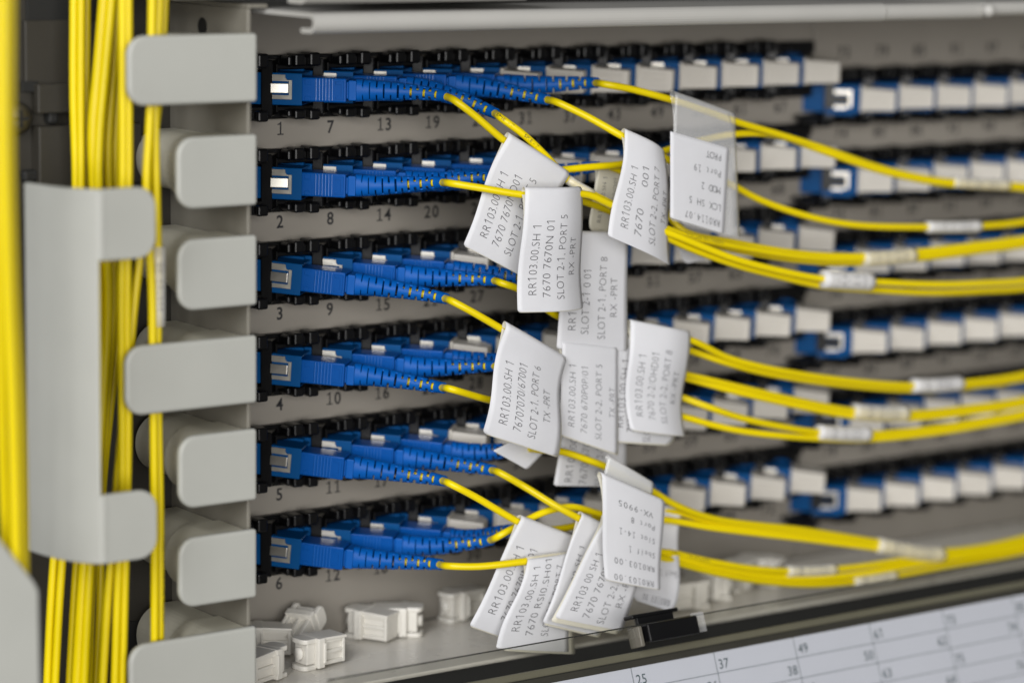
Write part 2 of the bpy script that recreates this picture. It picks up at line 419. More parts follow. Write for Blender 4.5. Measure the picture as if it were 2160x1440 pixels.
ORD = ["first", "second", "third", "fourth", "fifth", "sixth", "seventh", "eighth", "ninth", "tenth", "eleventh", "twelfth"]
ROWW = ["top row", "second row", "third row", "fourth row", "fifth row", "bottom row"]
NCON = [4, 4, 3, 3, 3, 3]
rng = random.Random(3)
TILT0 = [0.3, 1.0, 4.6, 3.4, 4.8, 4.6]
FRAME = {}; TONGUES = []
def place_adapter(x, z, tilt, label, flip=False):
    M = Matrix.Translation(Vector((x, Y0, z))) @ Matrix.Rotation(-A, 4, 'Z') @ Matrix.Rotation(math.radians(tilt), 4, 'Y')
    if flip: M = M @ Matrix.Translation((0, 11.8, 0)) @ Matrix.Rotation(math.pi, 4, 'X')
    t = thing("fibre_adapter", label, "adapter", group="blue adapters clipped into the panel")
    MM = M.copy(); MM.translation = M.translation*S; t.matrix_world = MM
    ob("body", BODY, t); c = ob("metal_clip", CLIP, t); tg = ob("tongue", TONG, c); tg.location = (4.3*S, -0.5*S, 0.28*S)
    if not flip and label.startswith("blue fibre adapter, first"): TONGUES.append(tg)
    if flip:                                 # the clip sits on both sides of an adapter: show the one that faces out here
        c2 = ob("metal_clip", CLIP, t); c2.matrix_local = Matrix.Translation((0, 11.8*S, 0)) @ Matrix.Scale(-1, 4, (0, 1, 0))
        t2 = ob("tongue", TONG, c2); t2.location = (4.3*S, -0.45*S, 0.28*S); t2.material_slots[0].link = 'OBJECT'; t2.material_slots[0].material = black_m  # metal tongue coloured black to imitate a dark reflection
    return M
def place_cap(M, label):
    t = thing("dust_cap", label, "dust cap", group="white dust caps plugged in the adapters")
    MM = M.copy(); MM.translation = M.translation*S; t.matrix_world = MM
    ob("cap_body", CAP, t)
for i in range(12):
    for j in range(6):
        tilt = TILT0[j] if i == 0 else TILT0[j]*0.5+rng.uniform(-0.6, 0.6)
        x, z = X0+PITCH*i, Z0-ROW*j
        n = NUMS1[i][j]
        h = ob("adapter_holder", HOLD, panel); h.location = (x*S, Y0*S, z*S)
        M = place_adapter(x, z, tilt, f"blue fibre adapter, {ORD[i]} from the left in the {ROWW[j]} of the left-hand block")
        FRAME[(j, i)] = M
        if i == 0: TONGUES[j].rotation_euler = (math.radians([-4, -4, 1, 0, 1, 1][j]), 0, math.radians([8, 7, -2, -1, -2, -2][j])); TONGUES[j].location.y = -0.62*S
        if i >= NCON[j]:
            Mc = M @ Matrix.Rotation(math.radians(rng.uniform(-1, 1)), 4, 'Y') @ Matrix.Translation((rng.uniform(-0.4, 0.3), 0, 0))
            place_cap(Mc, f"white dust cap in the {ORD[i]} adapter from the left, {ROWW[j]} of the left-hand block")
        g = digits(n); h_ = 3.95/CAPH
        zc = -28*j-0.0
        me = mesh_py("printed_number", [(p[0]*h_*0.93+PITCH*i, -0.06, zc-1.98+p[1]*h_) for p in g[0]], g[1], ink_m)
        ob("printed_number", me, panel)
for i in range(NCOL2):
    for j in range(6):
        x, z = X2+PITCH*i, Z2-ROW*j
        h = ob("adapter_holder", HOLD, panel); h.location = (x*S, Y0*S, z*S)
        M = place_adapter(x, z, rng.uniform(-0.5, 0.5), f"blue adapter, {ORD[i]} from the left in the {ROWW[j]} of the blurred right-hand block", True)
        M0 = Matrix.Translation(Vector((x, Y0, z))) @ Matrix.Rotation(-A, 4, 'Z')
        if True:
            place_cap(M0 @ Matrix.Rotation(math.radians(rng.uniform(-1, 1)), 4, 'Y'), f"white dust cap {ORD[i]} from the left in the {ROWW[j]} of the right-hand block")
        n = 73+i*6+j
        if n <= 120:
            g = digits(n); h_ = 3.95/CAPH
            me = mesh_py("printed_number", [(p[0]*h_*0.93+x+9.2, -0.06, z+15.2-1.98+p[1]*h_) for p in g[0]], g[1], ink_m)
            ob("printed_number", me, panel)

# ---- enclosure: side wall, top sheet with rolled hem, floor tray
XW, YW = -36.5, -47.0
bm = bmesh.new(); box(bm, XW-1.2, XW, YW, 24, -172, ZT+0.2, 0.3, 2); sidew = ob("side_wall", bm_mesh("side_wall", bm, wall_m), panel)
pz = P(460, 55, -20)
bm = bmesh.new()
prism(bm, [(-22+2.6*math.cos(a*math.pi/8), pz.z+2.6*math.sin(a*math.pi/8)) for a in range(16)], 'x', XW-1.3, XW-1.22)
ob("screw_hole", bm_mesh("screw_hole", bm, dark_m), sidew)
def hem_profile(yb, yf, zt, th, drop, ret):
    """J-shaped fold of a sheet edge: along the top towards the viewer, round, and back under"""
    c = (yf+drop/2, zt-drop/2); ro = drop/2; ri = ro-th
    out = [(yb, zt)]
    for k in range(13):
        a = math.radians(90+180*k/12); out.append((c[0]+ro*math.cos(a), c[1]+ro*math.sin(a)))
    e = yf+drop/2+ret
    for k in range(7):
        a = math.radians(-90+180*k/6); out.append((e+th/2*math.cos(a), zt-drop+th/2+th/2*math.sin(a)))
    for k in range(13):
        a = math.radians(270-180*k/12); out.append((c[0]+ri*math.cos(a), c[1]+ri*math.sin(a)))
    out.append((yb, zt-th))
    return out
zh = P(660, 28, -71).z; drop = zh-P(660, 72, -71).z
xh = P(655, 40, -70).x
bm = bmesh.new(); prism(bm, hem_profile(24, -72.5, zh, 1.35, drop, 4.2), 'x', xh, P(1868, 30, -72).x)
top = ob("top_sheet", bm_mesh("top_sheet", bm, bar_m, False), panel)
bm = bmesh.new(); prism(bm, hem_profile(24, -72.1, zh-0.3, 1.35, drop-0.5, 4.2), 'x', P(1871, 30, -72).x, P(2078, 30, -72).x)
ob("top_sheet", bm_mesh("top_sheet", bm, bar_m, False), panel)
bm = bmesh.new(); prism(bm, hem_profile(24, -72.4, zh-0.1, 1.35, drop-1.2, 4.2), 'x', P(2081, 30, -72).x, 430)
ob("top_sheet", bm_mesh("top_sheet", bm, bar_m, False), panel)
bm = bmesh.new(); bmesh.ops.create_uvsphere(bm, u_segments=16, v_segments=10, radius=2.3); bmesh.ops.translate(bm, verts=bm.verts, vec=P(2085, 22, -73))
ob("hinge_knob", bm_mesh("hinge_knob", bm, bar_m, True), panel)
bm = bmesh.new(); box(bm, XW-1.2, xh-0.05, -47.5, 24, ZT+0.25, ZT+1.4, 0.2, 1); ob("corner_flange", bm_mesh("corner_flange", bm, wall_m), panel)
YFL = -50.0
bm = bmesh.new(); box(bm, XW+0.02, 430, YFL, -0.02, ZF-1.4, ZF, 0.5, 3); ob("floor_tray", bm_mesh("floor_tray", bm, floor_m), panel)
bm = bmesh.new(); box(bm, XW-1.2, 430, YFL+3, 24, ZF-30, ZF-1.6); ob("under_floor", bm_mesh("under_floor", bm, dark_m), panel)

# ---- cable fingers on the outside of the wall
YT = -49.0
def finger(u0, v00, v01, v10, v11, long_):
    """tab with rounded left end between pixel rows, spool behind it"""
    a = P(u0, (v00+v01)/2, YT); x0 = a.x; x1 = XW+0.15
    zt = (P(u0+40, v00, YT).z+P(525, v10, YT).z)/2; zb = (P(u0+40, v01, YT).z+P(525, v11, YT).z)/2
    bm = bmesh.new(); prism(bm, rrect(x0, x1, zb, zt, (5.2, 1.0, 1.0, 5.2), 8), 'y', YT-1.4, YT+0.9, 0.95, 4)
    t = ob("finger_tab", bm_mesh("finger_tab", bm, tab_m), panel)
    zc = (zt+zb)/2; hh = (zt-zb)/2
    for (ya, yb, uu, k) in ((YT+0.95, -31, 346, 0.92), (-30.9, -6, 284, 0.84)):
        xl = P(uu, 360, yb-1).x
        hz = hh*k
        bm = bmesh.new(); prism(bm, rrect(xl, XW-1.25, zc-hz, zc+hz, (hz*0.96, 0.4, 0.4, hz*0.96), 10), 'y', ya, yb, 0.5, 2)
        me = bm_mesh("spool", bm, spool_m, False)
        ob("spool", me, t)
    return t
finger(266, 74, 222, 72, 216, True)
finger(370, 288, 440, 284, 432, False)
finger(372, 503, 656, 496, 640, False)
finger(262, 730, 876, 704, 846, True)
finger(374, 916, 1070, 904, 1052, False)
finger(374, 1131, 1277, 1114, 1258, False)
finger(270, 1352, 1500, 1322, 1480, True)

# ---- rack frame behind the vertical cables
fr = thing("rack_frame", "dark painted rack frame with slots behind the vertical yellow cables", "rack frame")
def fpx(bmname, u0, u1, v0, v1, y0, y1, m, bev=0.4, name=None):
    a = P(u0, v0, y0); b = P(u1, v1, y0)
    bm = bmesh.new(); box(bm, a.x, b.x, y0, y1, min(a.z, b.z), max(a.z, b.z), bev, 2)
    return ob(name or bmname, bm_mesh(bmname, bm, m), fr)
YF = -3.0
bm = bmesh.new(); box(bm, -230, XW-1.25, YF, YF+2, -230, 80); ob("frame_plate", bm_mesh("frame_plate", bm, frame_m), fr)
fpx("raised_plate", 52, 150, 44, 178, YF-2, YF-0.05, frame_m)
fpx("raised_plate", 80, 300, 178, 232, YF-5, YF-2.1, frame_m)
fpx("raised_plate", 82, 300, 268, 384, YF-5, YF-0.05, frame_m)
fpx("slot", 46, 80, 172, 194, YF-2.6, YF-2.06, dark_m, 0.2)
fpx("slot", 56, 200, -30, 42, YF-1.0, YF-0.06, dark_m, 0.2)
fpx("slot", 102, 126, 228, 262, YF-3.5, YF-0.06, dark_m, 1.0)
fpx("slot", 50, 84, 360, 384, YF-3.5, YF-0.06, dark_m, 1.0)
fpx("slot", 186, 210, 1365, 1400, YF-3.5, YF-0.06, dark_m, 1.0)
fpx("slot", 150, 330, 1330, 1440, YF-1.0, YF-0.06, dark_m, 0.3)
c = P(38, 250, YF-2)
bm = bmesh.new(); bmesh.ops.create_uvsphere(bm, u_segments=20, v_segments=10, radius=4.6)
for v in bm.verts: v.co.y *= 0.4
bmesh.ops.translate(bm, verts=bm.verts, vec=c); scr = ob("screw", bm_mesh("screw", bm, steel_m, True), fr)
bm = bmesh.new(); box(bm, c.x-2.4, c.x+2.4, c.y-2.2, c.y-1.0, c.z-0.4, c.z+0.4); box(bm, c.x-0.4, c.x+0.4, c.y-2.25, c.y-1.05, c.z-2.4, c.z+2.4)
ob("screw_slot", bm_mesh("screw_slot", bm, dark_m), scr)

bm = bmesh.new(); box(bm, -158, -156, -26, YF-0.05, -230, 80, 0.4, 2); ob("left_light_blocker", bm_mesh("left_light_blocker", bm, frame_m), fr)  # unseen upright added to keep the left light off the frame

# ---- C-shaped cable retainer
br = thing("cable_retainer", "light grey C-shaped retainer with two tabs holding the vertical cables", "bracket")
YB = -62.0
def retainer():
    x1 = P(207, 470, YB).x; xr = P(330, 470, YB).x
    zt = P(207, 400, YB).z; z1 = P(207, 552, YB).z; z2 = P(207, 1046, YB).z; z3 = P(207, 1192, YB).z
    # cross-section path: web from the back, round bend, tab to the right
    r = 3.0; xw = x1-2.2
    NW = 26; q = (x1-0.3, YB+r*(1-math.sin(math.radians(48)))+0.2); path = [q]
    for k in range(NW-1):                 # broad curve: square to the viewer's side at the back, turning towards the front
        f = 1-(k+0.5)/(NW-1); th_ = math.radians(6+42*f**1.9); d_ = 26.0/(NW-1)
        q = (q[0]-math.sin(th_)*d_, q[1]+math.cos(th_)*d_); path.append(q)
    path.reverse()
    c_ = (path[-1][0]+r*math.cos(math.radians(48)), path[-1][1]+r*math.sin(math.radians(48)))
    for k in range(1, 9):
        a = math.radians(228+42*k/8); path.append((c_[0]+r*math.cos(a), c_[1]+r*math.sin(a)))
    ytab = path[-1][1]
    th = 1.8
    bm = bmesh.new()
    # web
    web = path[:NW+3]
    def wall(bm, pth, za, zb):
        n = len(pth); L = []; Rr = []
        for i in range(n):
            a = Vector(pth[max(0, i-1)]); b = Vector(pth[min(n-1, i+1)]); d = (b-a).normalized(); nn = Vector((-d.y, d.x))
            L.append(Vector(pth[i])); Rr.append(Vector(pth[i])+nn*th)
        poly = [tuple(q) for q in L]+[tuple(q) for q in reversed(Rr)]
        prism(bm, poly, 'z', za, zb, 0.45, 2)
    wall(bm, web, z3, zt)
    w = ob("web", bm_mesh("web", bm, tab_m, False), br)
    for (za, zb) in ((z1, zt-0.0), (z3, z2)):
        bm = bmesh.new()
        xs = path[NW+4][0]
        poly = rrect(xs+0.8, xr, za, zb, (0.4, 5.5, 5.5, 0.4), 8)
        prism(bm, poly, 'y', ytab-0.02, ytab+th, 0.5, 3)
        ob("retainer_tab", bm_mesh("retainer_tab", bm, tab_m), br)
        bm = bmesh.new()
        wall(bm, path[NW+2:], za+0.05, zb-0.05)
        ob("bend", bm_mesh("bend", bm, tab_m), br)
retainer()

lp = thing("cover_panel", "pale grey cover sheet with a cut-off corner at the lower left", "cover panel")
YC = -84.0
pp = [P(-60, 1060, YC), P(0, 1138, YC), P(72, 1226, YC), P(82, 1246, YC), P(86, 1500, YC), P(-60, 1500, YC)]
bm = bmesh.new(); prism(bm, [(q.x, q.z) for q in pp], 'y', YC, YC+1.6, 0.5, 3); ob("sheet", bm_mesh("sheet", bm, tab_m), lp)

us = thing("upper_unit", "pale bottom edge of the next unit above the panel", "rack unit")
zu = P(640, 10, -71).z
bm = bmesh.new(); prism(bm, hem_profile(24, -72.5, zu+8, 1.3, 8, 6), 'x', P(648, 5, -72).x, P(1120, 5, -72).x); ob("bottom_hem", bm_mesh("bottom_hem", bm, bar_m), us)
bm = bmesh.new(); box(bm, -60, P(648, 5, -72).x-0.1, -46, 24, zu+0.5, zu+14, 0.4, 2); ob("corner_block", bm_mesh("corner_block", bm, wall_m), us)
bm = bmesh.new(); box(bm, P(1121, 5, -72).x, 430, -40, 24, zu+2, zu+14, 0.4, 2); ob("under_plate", bm_mesh("under_plate", bm, dark_m), us)

# ================================================================== DOOR AND CHART
DN = Vector((0, -.37, -.93)).normalized(); DX = Vector((1, 0, 0)); DNO = DX.cross(DN)
if DNO.y > 0: DNO = -DNO
E0 = P(680, 1431, -80.0)
E0 = Vector((0, -80.0, (P(680, 1431, -80.0).z+P(1450, 1302, -80.0).z)/2))
def D(x, t, h=0): return E0+DX*x+DN*t+DNO*h
def slab(name, x0, x1, t0, t1, h0, h1, m, parent, rs=None, bev=0):
    poly = rrect(x0, x1, t0, t1, rs or (0, 0, 0, 0), 6)
    v0 = [D(p[0], p[1], h0) for p in poly]; v1 = [D(p[0], p[1], h1) for p in poly]; n = len(poly)
    fs = [tuple(range(n)), tuple(range(2*n-1, n-1, -1))]+[((i+1) % n, i, n+i, n+(i+1) % n) for i in range(n)]
    me = mesh_py(name, v0+v1, fs, m)
    bm = bmesh.new(); bm.from_mesh(me); bmesh.ops.recalc_face_normals(bm, faces=bm.faces)
    if bev: bmesh.ops.bevel(bm, geom=list(bm.edges), offset=bev*S, segments=2, affect='EDGES', profile=0.5)
    bm.to_mesh(me); bm.free()
    return ob(name, me, parent)
xl = P(676, 1432, -80).x
door = thing("door", "clear plastic door hanging open below the floor tray with a black latch", "door")
slab("pane", xl, 430, 0.35, 70, 0, 1.6, acry_m, door, (3, 0, 0, 0))
slab("edge_strip", xl+2.2, 430, 0.0, 0.34, 0.1, 1.5, edge_m, door)
slab("hinge_rail", xl-6, 430, 7.7, 10.0, -7.0, -1.2, mat("rail_olive", (0.16, 0.15, 0.11), 0.45), door, None, 0.5)
slab("backing_board", xl-8, 430, 10.3, 80, -3.2, -0.8, board_m, door)
la, lb = P(1345, 1330, -81).x, P(1450, 1330, -81).x
latch = slab("latch", la, lb, 0.4, 6.0, 1.7, 5.6, black_m, door, None, 0.5)
slab("latch_lip", la-1.5, lb-3, -3.2, -2.0, -3.5, 1.0, black_m, latch, None, 0.35)
slab("latch_web", la+0.5, lb-5, -2.2, 0.6, -0.8, 0.6, black_m, latch, None, 0.2)
slab("latch_cheek", la-2.6, la-1.0, 0.6, 6.8, -1.6, 4.2, mat("smoky_plastic", (0.12, 0.11, 0.09), 0.25), latch, None, 0.4)
slab("strap", lb+0.4, lb+5.2, -0.6, 5.6, 1.65, 2.4, lam_m, door, None, 0.2)

ch = thing("port_chart", "white paper port chart with a ruled grid of numbers inside the clear door", "chart")
slab("paper_sheet", -75, 425, 12.3, 75, -0.75, -0.55, chart_m, ch)
lines_v = []; lines_f = []
def strip(x0, x1, t0, t1):
    k = len(lines_v); lines_v.extend([D(x0, t0, -0.5), D(x1, t0, -0.5), D(x1, t1, -0.5), D(x0, t1, -0.5)]); lines_f.append((k, k+1, k+2, k+3))
CX0, CDX, RT0, RDT = 73.6, 32.25, 12.3, 6.4
for k in range(1, 7): strip(-70, 420, RT0+RDT*k-0.09, RT0+RDT*k+0.09)
for k in range(-3, 11): strip(CX0+CDX*k-0.1, CX0+CDX*k+0.1, RT0, RT0+RDT*6)
gl = ob("grid_lines", mesh_py("grid_lines", lines_v, lines_f, line_m), ch); gl["kind"] = "stuff"
for n in range(1, 121): want(str(n)) if (str(n), 0.0) not in STR else None
# numbers on the chart: odd rows left-aligned, even rows right-aligned
def flat_num(n, x, t, hh, right=False):
    g = STR.get((str(n), 0.0))
    if not g: return
    h_ = hh/CAPH; x_ = x-g[2]*h_*0.95 if right else x
    ob("printed_number", mesh_py("printed_number", [D(x_+p[0]*h_*0.95, t-p[1]*h_, -0.5) for p in g[0]], g[1], line_m), ch)
for k in range(-1, 8):
    base = 25+12*k
    for r in range(4):
        n = base+r
        if n < 1 or n > 120: continue
        if r % 2 == 0: flat_num(n, CX0+CDX*k+1.2, RT0+RDT*r+RDT*0.82, 3.1)
        else: flat_num(n, CX0+CDX*(k+1)-1.0, RT0+RDT*r+RDT*0.78, 3.1, True)

# ================================================================== PATCH CORDS
RC = 1.12                        # jacket radius
def housing_mesh():
    bm = bmesh.new()
    box(bm, 5, 24.0, 1.2, 10.6, -3.55, 3.55, 0.45, 2)
    return bm_mesh("housing", bm, conn_m)
def rib_mesh():
    bm = bmesh.new()
    for k in range(6):           # six rounded grip ribs on the side
        x = 14.75+k*0.98
        prism(bm, [(x+0.27+0.27*math.cos(a*math.pi/6), 1.25-0.34*math.sin(a*math.pi/6)) for a in range(7)], 'z', -3.1, 3.3)
    bmesh.ops.recalc_face_normals(bm, faces=bm.faces)
    return bm_mesh("grip_ribs", bm, rib_m)
def window_mesh():
    bm = bmesh.new()
    poly = [(20.9, -2.6), (23.4, -2.6), (23.4, 2.6), (20.9, 2.6), (20.9, 1.75), (22.6, 1.75), (22.6, -1.9), (20.9, -1.9)]
    prism(bm, poly, 'y', 0.95, 1.3, 0.06, 1)
    box(bm, 11.6, 13.4, 1.05, 1.4, 1.5, 3.2, 0.1, 1); box(bm, 11.6, 13.4, 1.05, 1.4, -3.2, -1.9, 0.1, 1)
    return bm_mesh("key_window", bm, conn_m)
def collar_mesh():
    bm = bmesh.new()
    box(bm, 23.4, 24.6, 2.6, 9.2, -2.5, 2.5, 0.2, 1)
    box(bm, 24.5, 26.9, 2.0, 9.8, -3.0, 3.0, 0.35, 2)
    return bm_mesh("collar", bm, boot_m)
HOUS, RIBS, WIND, COLL = housing_mesh(), rib_mesh(), window_mesh(), collar_mesh()
VIEW = (CAM-P(900, 700, -40)).normalized()

def boot_mesh(path, r0, r1):
    """tapering strain relief; slots are real openings, alternately above/below and on the two sides"""
    n = len(path); seg = 32
    fr = frames(path)
    # rotate the frame so that angle 0 = up; B = T x N
    cum = [0.0]
    for i in range(1, n): cum.append(cum[-1]+(path[i]-path[i-1]).length)
    L = cum[-1]
    vs = []; fs = []
    def rad(s):
        f = s/L
        return r0+(r1-r0)*min(1, f*1.02)
    for i, p in enumerate(path):
        T, N, B = fr[i]
        r = rad(cum[i])
        sq = max(0.0, 1-cum[i]/5.0)          # squarish at the collar
        for k in range(seg):
            a = 2*math.pi*k/seg; c_, s_ = math.cos(a), math.sin(a)
            q = 1.0/max(abs(c_), abs(s_)); rr = r*(1+(min(q, 1.25)-1)*0.5*sq)
            vs.append(p+N*(rr*c_)+B*(rr*s_))
    slots = []
    x = 1.7; w0 = 0.42
    gaps = [1.7, 3.4, 5.1, 6.85, 8.6, 10.3, 12.0, 13.7, 15.4, 17.1, 18.8, 20.5, 22.2, 23.9]
    kfit = (L-3.6)/gaps[11]
    for q in range(12): slots.append((gaps[q]*kfit, 0.25+0.07*q, q % 2))
    for i in range(n-1):
        s = (cum[i]+cum[i+1])/2
        typ = None
        for (c0, wd, t) in slots:
            if abs(s-c0) < wd/2: typ = t
        for k in range(seg):
            a = 360*(k+0.5)/seg
            da = min(abs(a-0), abs(a-180), abs(a-360)) if typ == 0 else min(abs(a-90), abs(a-270))
            if typ is not None and da < (62 if typ == 0 else 58): continue
            p_, q_ = i*seg+k, i*seg+(k+1) % seg
            fs.append((p_, q_, q_+seg, p_+seg))
    return vs, fs

CORDS = {}
def bez(p0, p1, p2, p3, n):
    return [p0*(1-t)**3+p1*3*t*(1-t)**2+p2*3*t*t*(1-t)+p3*t**3 for t in [k/n for k in range(n+1)]]
TOWORD = {}
def cord(j, i, end, dy, pts, label):
    """end = where the boot stops (px), dy = its offset in depth from the plug's own axis, pts = jacket after it"""
    M = FRAME[(j, i)]
    t = thing("patch_cable", label, "patch cord", group="yellow patch cords with blue plugs")
    MM = M.copy(); MM.translation = M.translation*S; t.matrix_world = MM
    h = ob("housing", HOUS, t); ob("key_window", WIND, h); ob("grip_ribs", RIBS, h); ob("collar", COLL, t)
    Mi = M.inverted()
    s0 = M @ Vector((26.5, 5.9, 0)); dirv = (M.to_3x3() @ Vector((1, 0, 0))).normalized()
    nom = M @ Vector((54.5, 5.9, 0))
    e = P(end[0], end[1], nom.y+dy)
    q = P(*pts[0])
    et = (q-e).normalized()
    L = (e-s0).length
    bp = bez(s0, s0+dirv*L*0.4, e-(et*0.6+(e-s0).normalized()*0.4)*L*0.33, e, 150)
    vs, fs = boot_mesh(bp, 3.5, 1.66)
    me = mesh_py("boot", [Mi @ v for v in vs], fs, boot_m, True)
    b = ob("boot", me, t)
    sm = b.modifiers.new("wall", 'SOLIDIFY'); sm.thickness = 0.55*S; sm.offset = -1
    full = bp[60::10][:-1]+catmull([e]+[P(*p) for p in pts]+[P(*pts[-1])+Vector((60, -1, 12)), P(*pts[-1])+Vector((150, 4, 34))], 2.0)[1:]
    vs, fs = tube_geo(full, RC, 14)
    ob("cable", mesh_py("cable", [Mi @ v for v in vs], fs, yel_m, True), t)
    CORDS[(j, i)] = full
    return full

cord(0,0,(944,204),0,[(962,214,-46),(1000,243,-48),(1068,300,-50),(1130,338,-51),(1198,380,-52),(1260,418,-54),(1310,447,-56),(1380,486,-57),(1440,517,-57),(1550,558,-58),(1640,582,-58),(1735,603,-58),(1835,611,-58),(1960,617,-58),(2060,614,-58),(2200,601,-58)],
     "yellow cord plugged above number 1 carrying the tilted port 5 flag")
cord(0,1,(1046,240),0,[(1058,250,-47),(1104,284,-50),(1156,334,-51),(1197,378,-52),(1250,410,-55),(1310,440,-57),(1380,478,-58),(1440,503,-59),(1550,546,-60),(1640,570,-60),(1735,588,-60),(1835,594,-60),(1960,600,-60),(2060,598,-60),(2200,585,-60)],
     "yellow cord plugged above number 7 with black print on its jacket")
cord(0,2,(1156,211),0,[(1175,216,-46),(1240,247,-52),(1312,287,-58),(1370,316,-59),(1420,342,-57),(1480,366,-53),(1540,388,-50),(1600,420,-51),(1700,455,-52),(1800,474,-53),(1955,479,-54),(2065,477,-54),(2200,460,-54)],
     "yellow cord plugged above number 13 carrying the port 7 flag")
cord(0,3,(1259,175),0,[(1275,178,-46),(1330,188,-48),(1420,212,-51),(1490,235,-52),(1550,256,-52),(1640,283,-52),(1740,314,-52),(1850,352,-52),(1950,376,-52),(2010,384,-52),(2125,390,-52),(2200,391,-52)],
     "yellow cord plugged above number 19 running along the top of the bundle")
cord(1,0,(936,385),0,[(952,387,-48),(1010,396,-53),(1105,411,-58),(1170,411,-59),(1240,411,-59),(1280,428,-59),(1330,452,-58),(1380,472,-58),(1440,494,-57),(1550,519,-57),(1700,542,-56),(1820,546,-55),(1925,538,-54),(2060,522,-54),(2200,500,-54)],
     "yellow cord plugged above number 2 carrying the front port 5 flag")
cord(1,1,(1046,376),0,[(1070,384,-46),(1140,400,-45),(1210,418,-45),(1300,450,-47),(1400,487,-50),(1440,498,-52),(1550,526,-53),(1700,550,-54),(1820,554,-54),(1925,546,-54),(2060,530,-54),(2200,508,-54)],
     "yellow cord plugged above number 8 mostly hidden behind the front flags")
cord(1,2,(1150,358),0,[(1175,360,-46),(1200,357,-47),(1250,352,-48),(1302,348,-48),(1360,335,-47),(1410,316,-47),(1480,296,-47),(1550,283,-48),(1600,281,-49),(1640,286,-50),(1740,320,-52),(1850,358,-52),(1950,381,-52),(2010,389,-52),(2125,395,-52),(2200,396,-52)],
     "yellow cord plugged above number 14 that rises behind the port 7 flag")
cord(1,3,(1262,352),0,[(1290,353,-46),(1330,372,-46),(1360,400,-46),(1400,440,-48),(1440,486,-52),(1550,512,-55),(1700,536,-55),(1820,540,-55),(1925,532,-54),(2060,516,-54),(2200,494,-54)],
     "yellow cord plugged above number 20 with its boot behind the yellow cables")
cord(2,0,(941,630),0,[(955,636,-47),(1000,660,-50),(1062,696,-52),(1130,735,-52),(1176,760,-52),(1196,773,-48),(1230,786,-46),(1300,800,-45),(1400,822,-46),(1440,838,-48),(1500,860,-52),(1560,880,-53),(1640,898,-54),(1725,911,-54),(1830,915,-54),(1950,905,-54),(2060,888,-54),(2200,858,-54)],
     "yellow cord in the leftmost third-row adapter carrying the port 6 flag")
cord(2,1,(1046,592),0,[(1058,597,-46),(1095,610,-47),(1140,642,-47),(1180,668,-46),(1250,684,-46),(1330,690,-48),(1400,704,-50),(1462,719,-51),(1530,752,-51),(1600,772,-52),(1735,796,-53),(1925,813,-54),(2025,808,-54),(2200,780,-54)],
     "yellow cord plugged above number 9 passing behind the front flags")
cord(2,2,(1138,590),0,[(1150,594,-46),(1200,625,-45),(1250,660,-45),(1330,700,-45),(1400,720,-45),(1465,742,-47),(1530,764,-50),(1600,783,-51),(1735,806,-52),(1925,822,-53),(2025,817,-53),(2200,789,-53)],
     "yellow cord plugged above number 15 hidden behind the port 8 flag")
cord(3,0,(936,818),0,[(950,820,-48),(1040,845,-46),(1130,860,-45),(1250,862,-44),(1350,866,-46),(1430,876,-48),(1500,895,-50),(1560,908,-52),(1640,918,-54),(1725,924,-54),(1830,926,-54),(1950,915,-54),(2060,898,-54),(2200,868,-54)],
     "yellow cord plugged above number 4 passing under the port 6 flag")
cord(3,1,(1046,772),0,[(1060,774,-46),(1110,772,-45),(1160,758,-44),(1200,746,-44),(1260,752,-44),(1350,768,-45),(1440,788,-47),(1550,814,-50),(1700,848,-52),(1800,866,-53),(1910,872,-54),(2040,860,-54),(2200,832,-54)],
     "yellow cord plugged above number 10 that rises to the pale port 5 flag")
cord(3,2,(1140,762),0,[(1160,764,-45),(1230,764,-43),(1340,772,-43),(1440,795,-46),(1550,825,-50),(1700,859,-52),(1800,877,-53),(1910,882,-54),(2040,870,-54),(2200,842,-54)],
     "yellow cord plugged above number 16 mostly hidden by pale flags")
cord(4,0,(937,1014),0,[(950,1020,-48),(1000,1046,-50),(1095,1101,-52.5),(1150,1125,-53),(1215,1148,-53),(1300,1165,-53),(1400,1172,-55),(1500,1193,-55),(1600,1212,-54),(1700,1219,-54),(1800,1212,-54),(1900,1195,-54),(2000,1178,-54),(2200,1142,-54)],
     "yellow cord plugged above number 5 carrying the leftmost bottom flag")
cord(4,1,(1041,992),0,[(1055,997,-47),(1110,1028,-50),(1165,1062,-57),(1224,1094,-59.6),(1270,1115,-59),(1330,1150,-57),(1410,1180,-56),(1500,1205,-55),(1600,1224,-54),(1720,1232,-54),(1850,1220,-54),(1985,1195,-54),(2200,1152,-54)],
     "yellow cord plugged above number 11 carrying the narrow bottom flag")
cord(4,2,(1120,946),0,[(1140,948,-46),(1185,952,-47),(1235,968,-49),(1280,985,-51),(1330,1012,-52),(1375,1035,-53),(1420,1062,-54),(1500,1092,-54),(1700,1118,-54),(1850,1142,-54),(1985,1162,-54),(2200,1122,-54)],
     "yellow cord plugged above number 17 that enters the clear folded sleeve")
cord(5,0,(930,1190),0,[(945,1193,-48),(1010,1194,-53),(1110,1183,-57),(1160,1176,-57),(1196,1173,-57),(1230,1173,-55),(1290,1173,-54),(1400,1164,-55),(1500,1184,-56),(1600,1200,-55),(1700,1204,-54),(1800,1196,-54),(1900,1182,-54),(2000,1166,-54),(2200,1132,-54)],
     "yellow cord plugged above number 6, lowest of the plugged cords")
cord(5,1,(1037,1138),0,[(1050,1131,-47),(1085,1112,-48),(1130,1087,-49),(1170,1073,-50),(1210,1069,-51),(1275,1086,-52),(1340,1090,-52),(1420,1098,-53),(1500,1112,-54),(1700,1136,-54),(1850,1155,-54),(1985,1172,-54),(2200,1134,-54)],
     "yellow cord plugged above number 12 arching over the bottom flags")
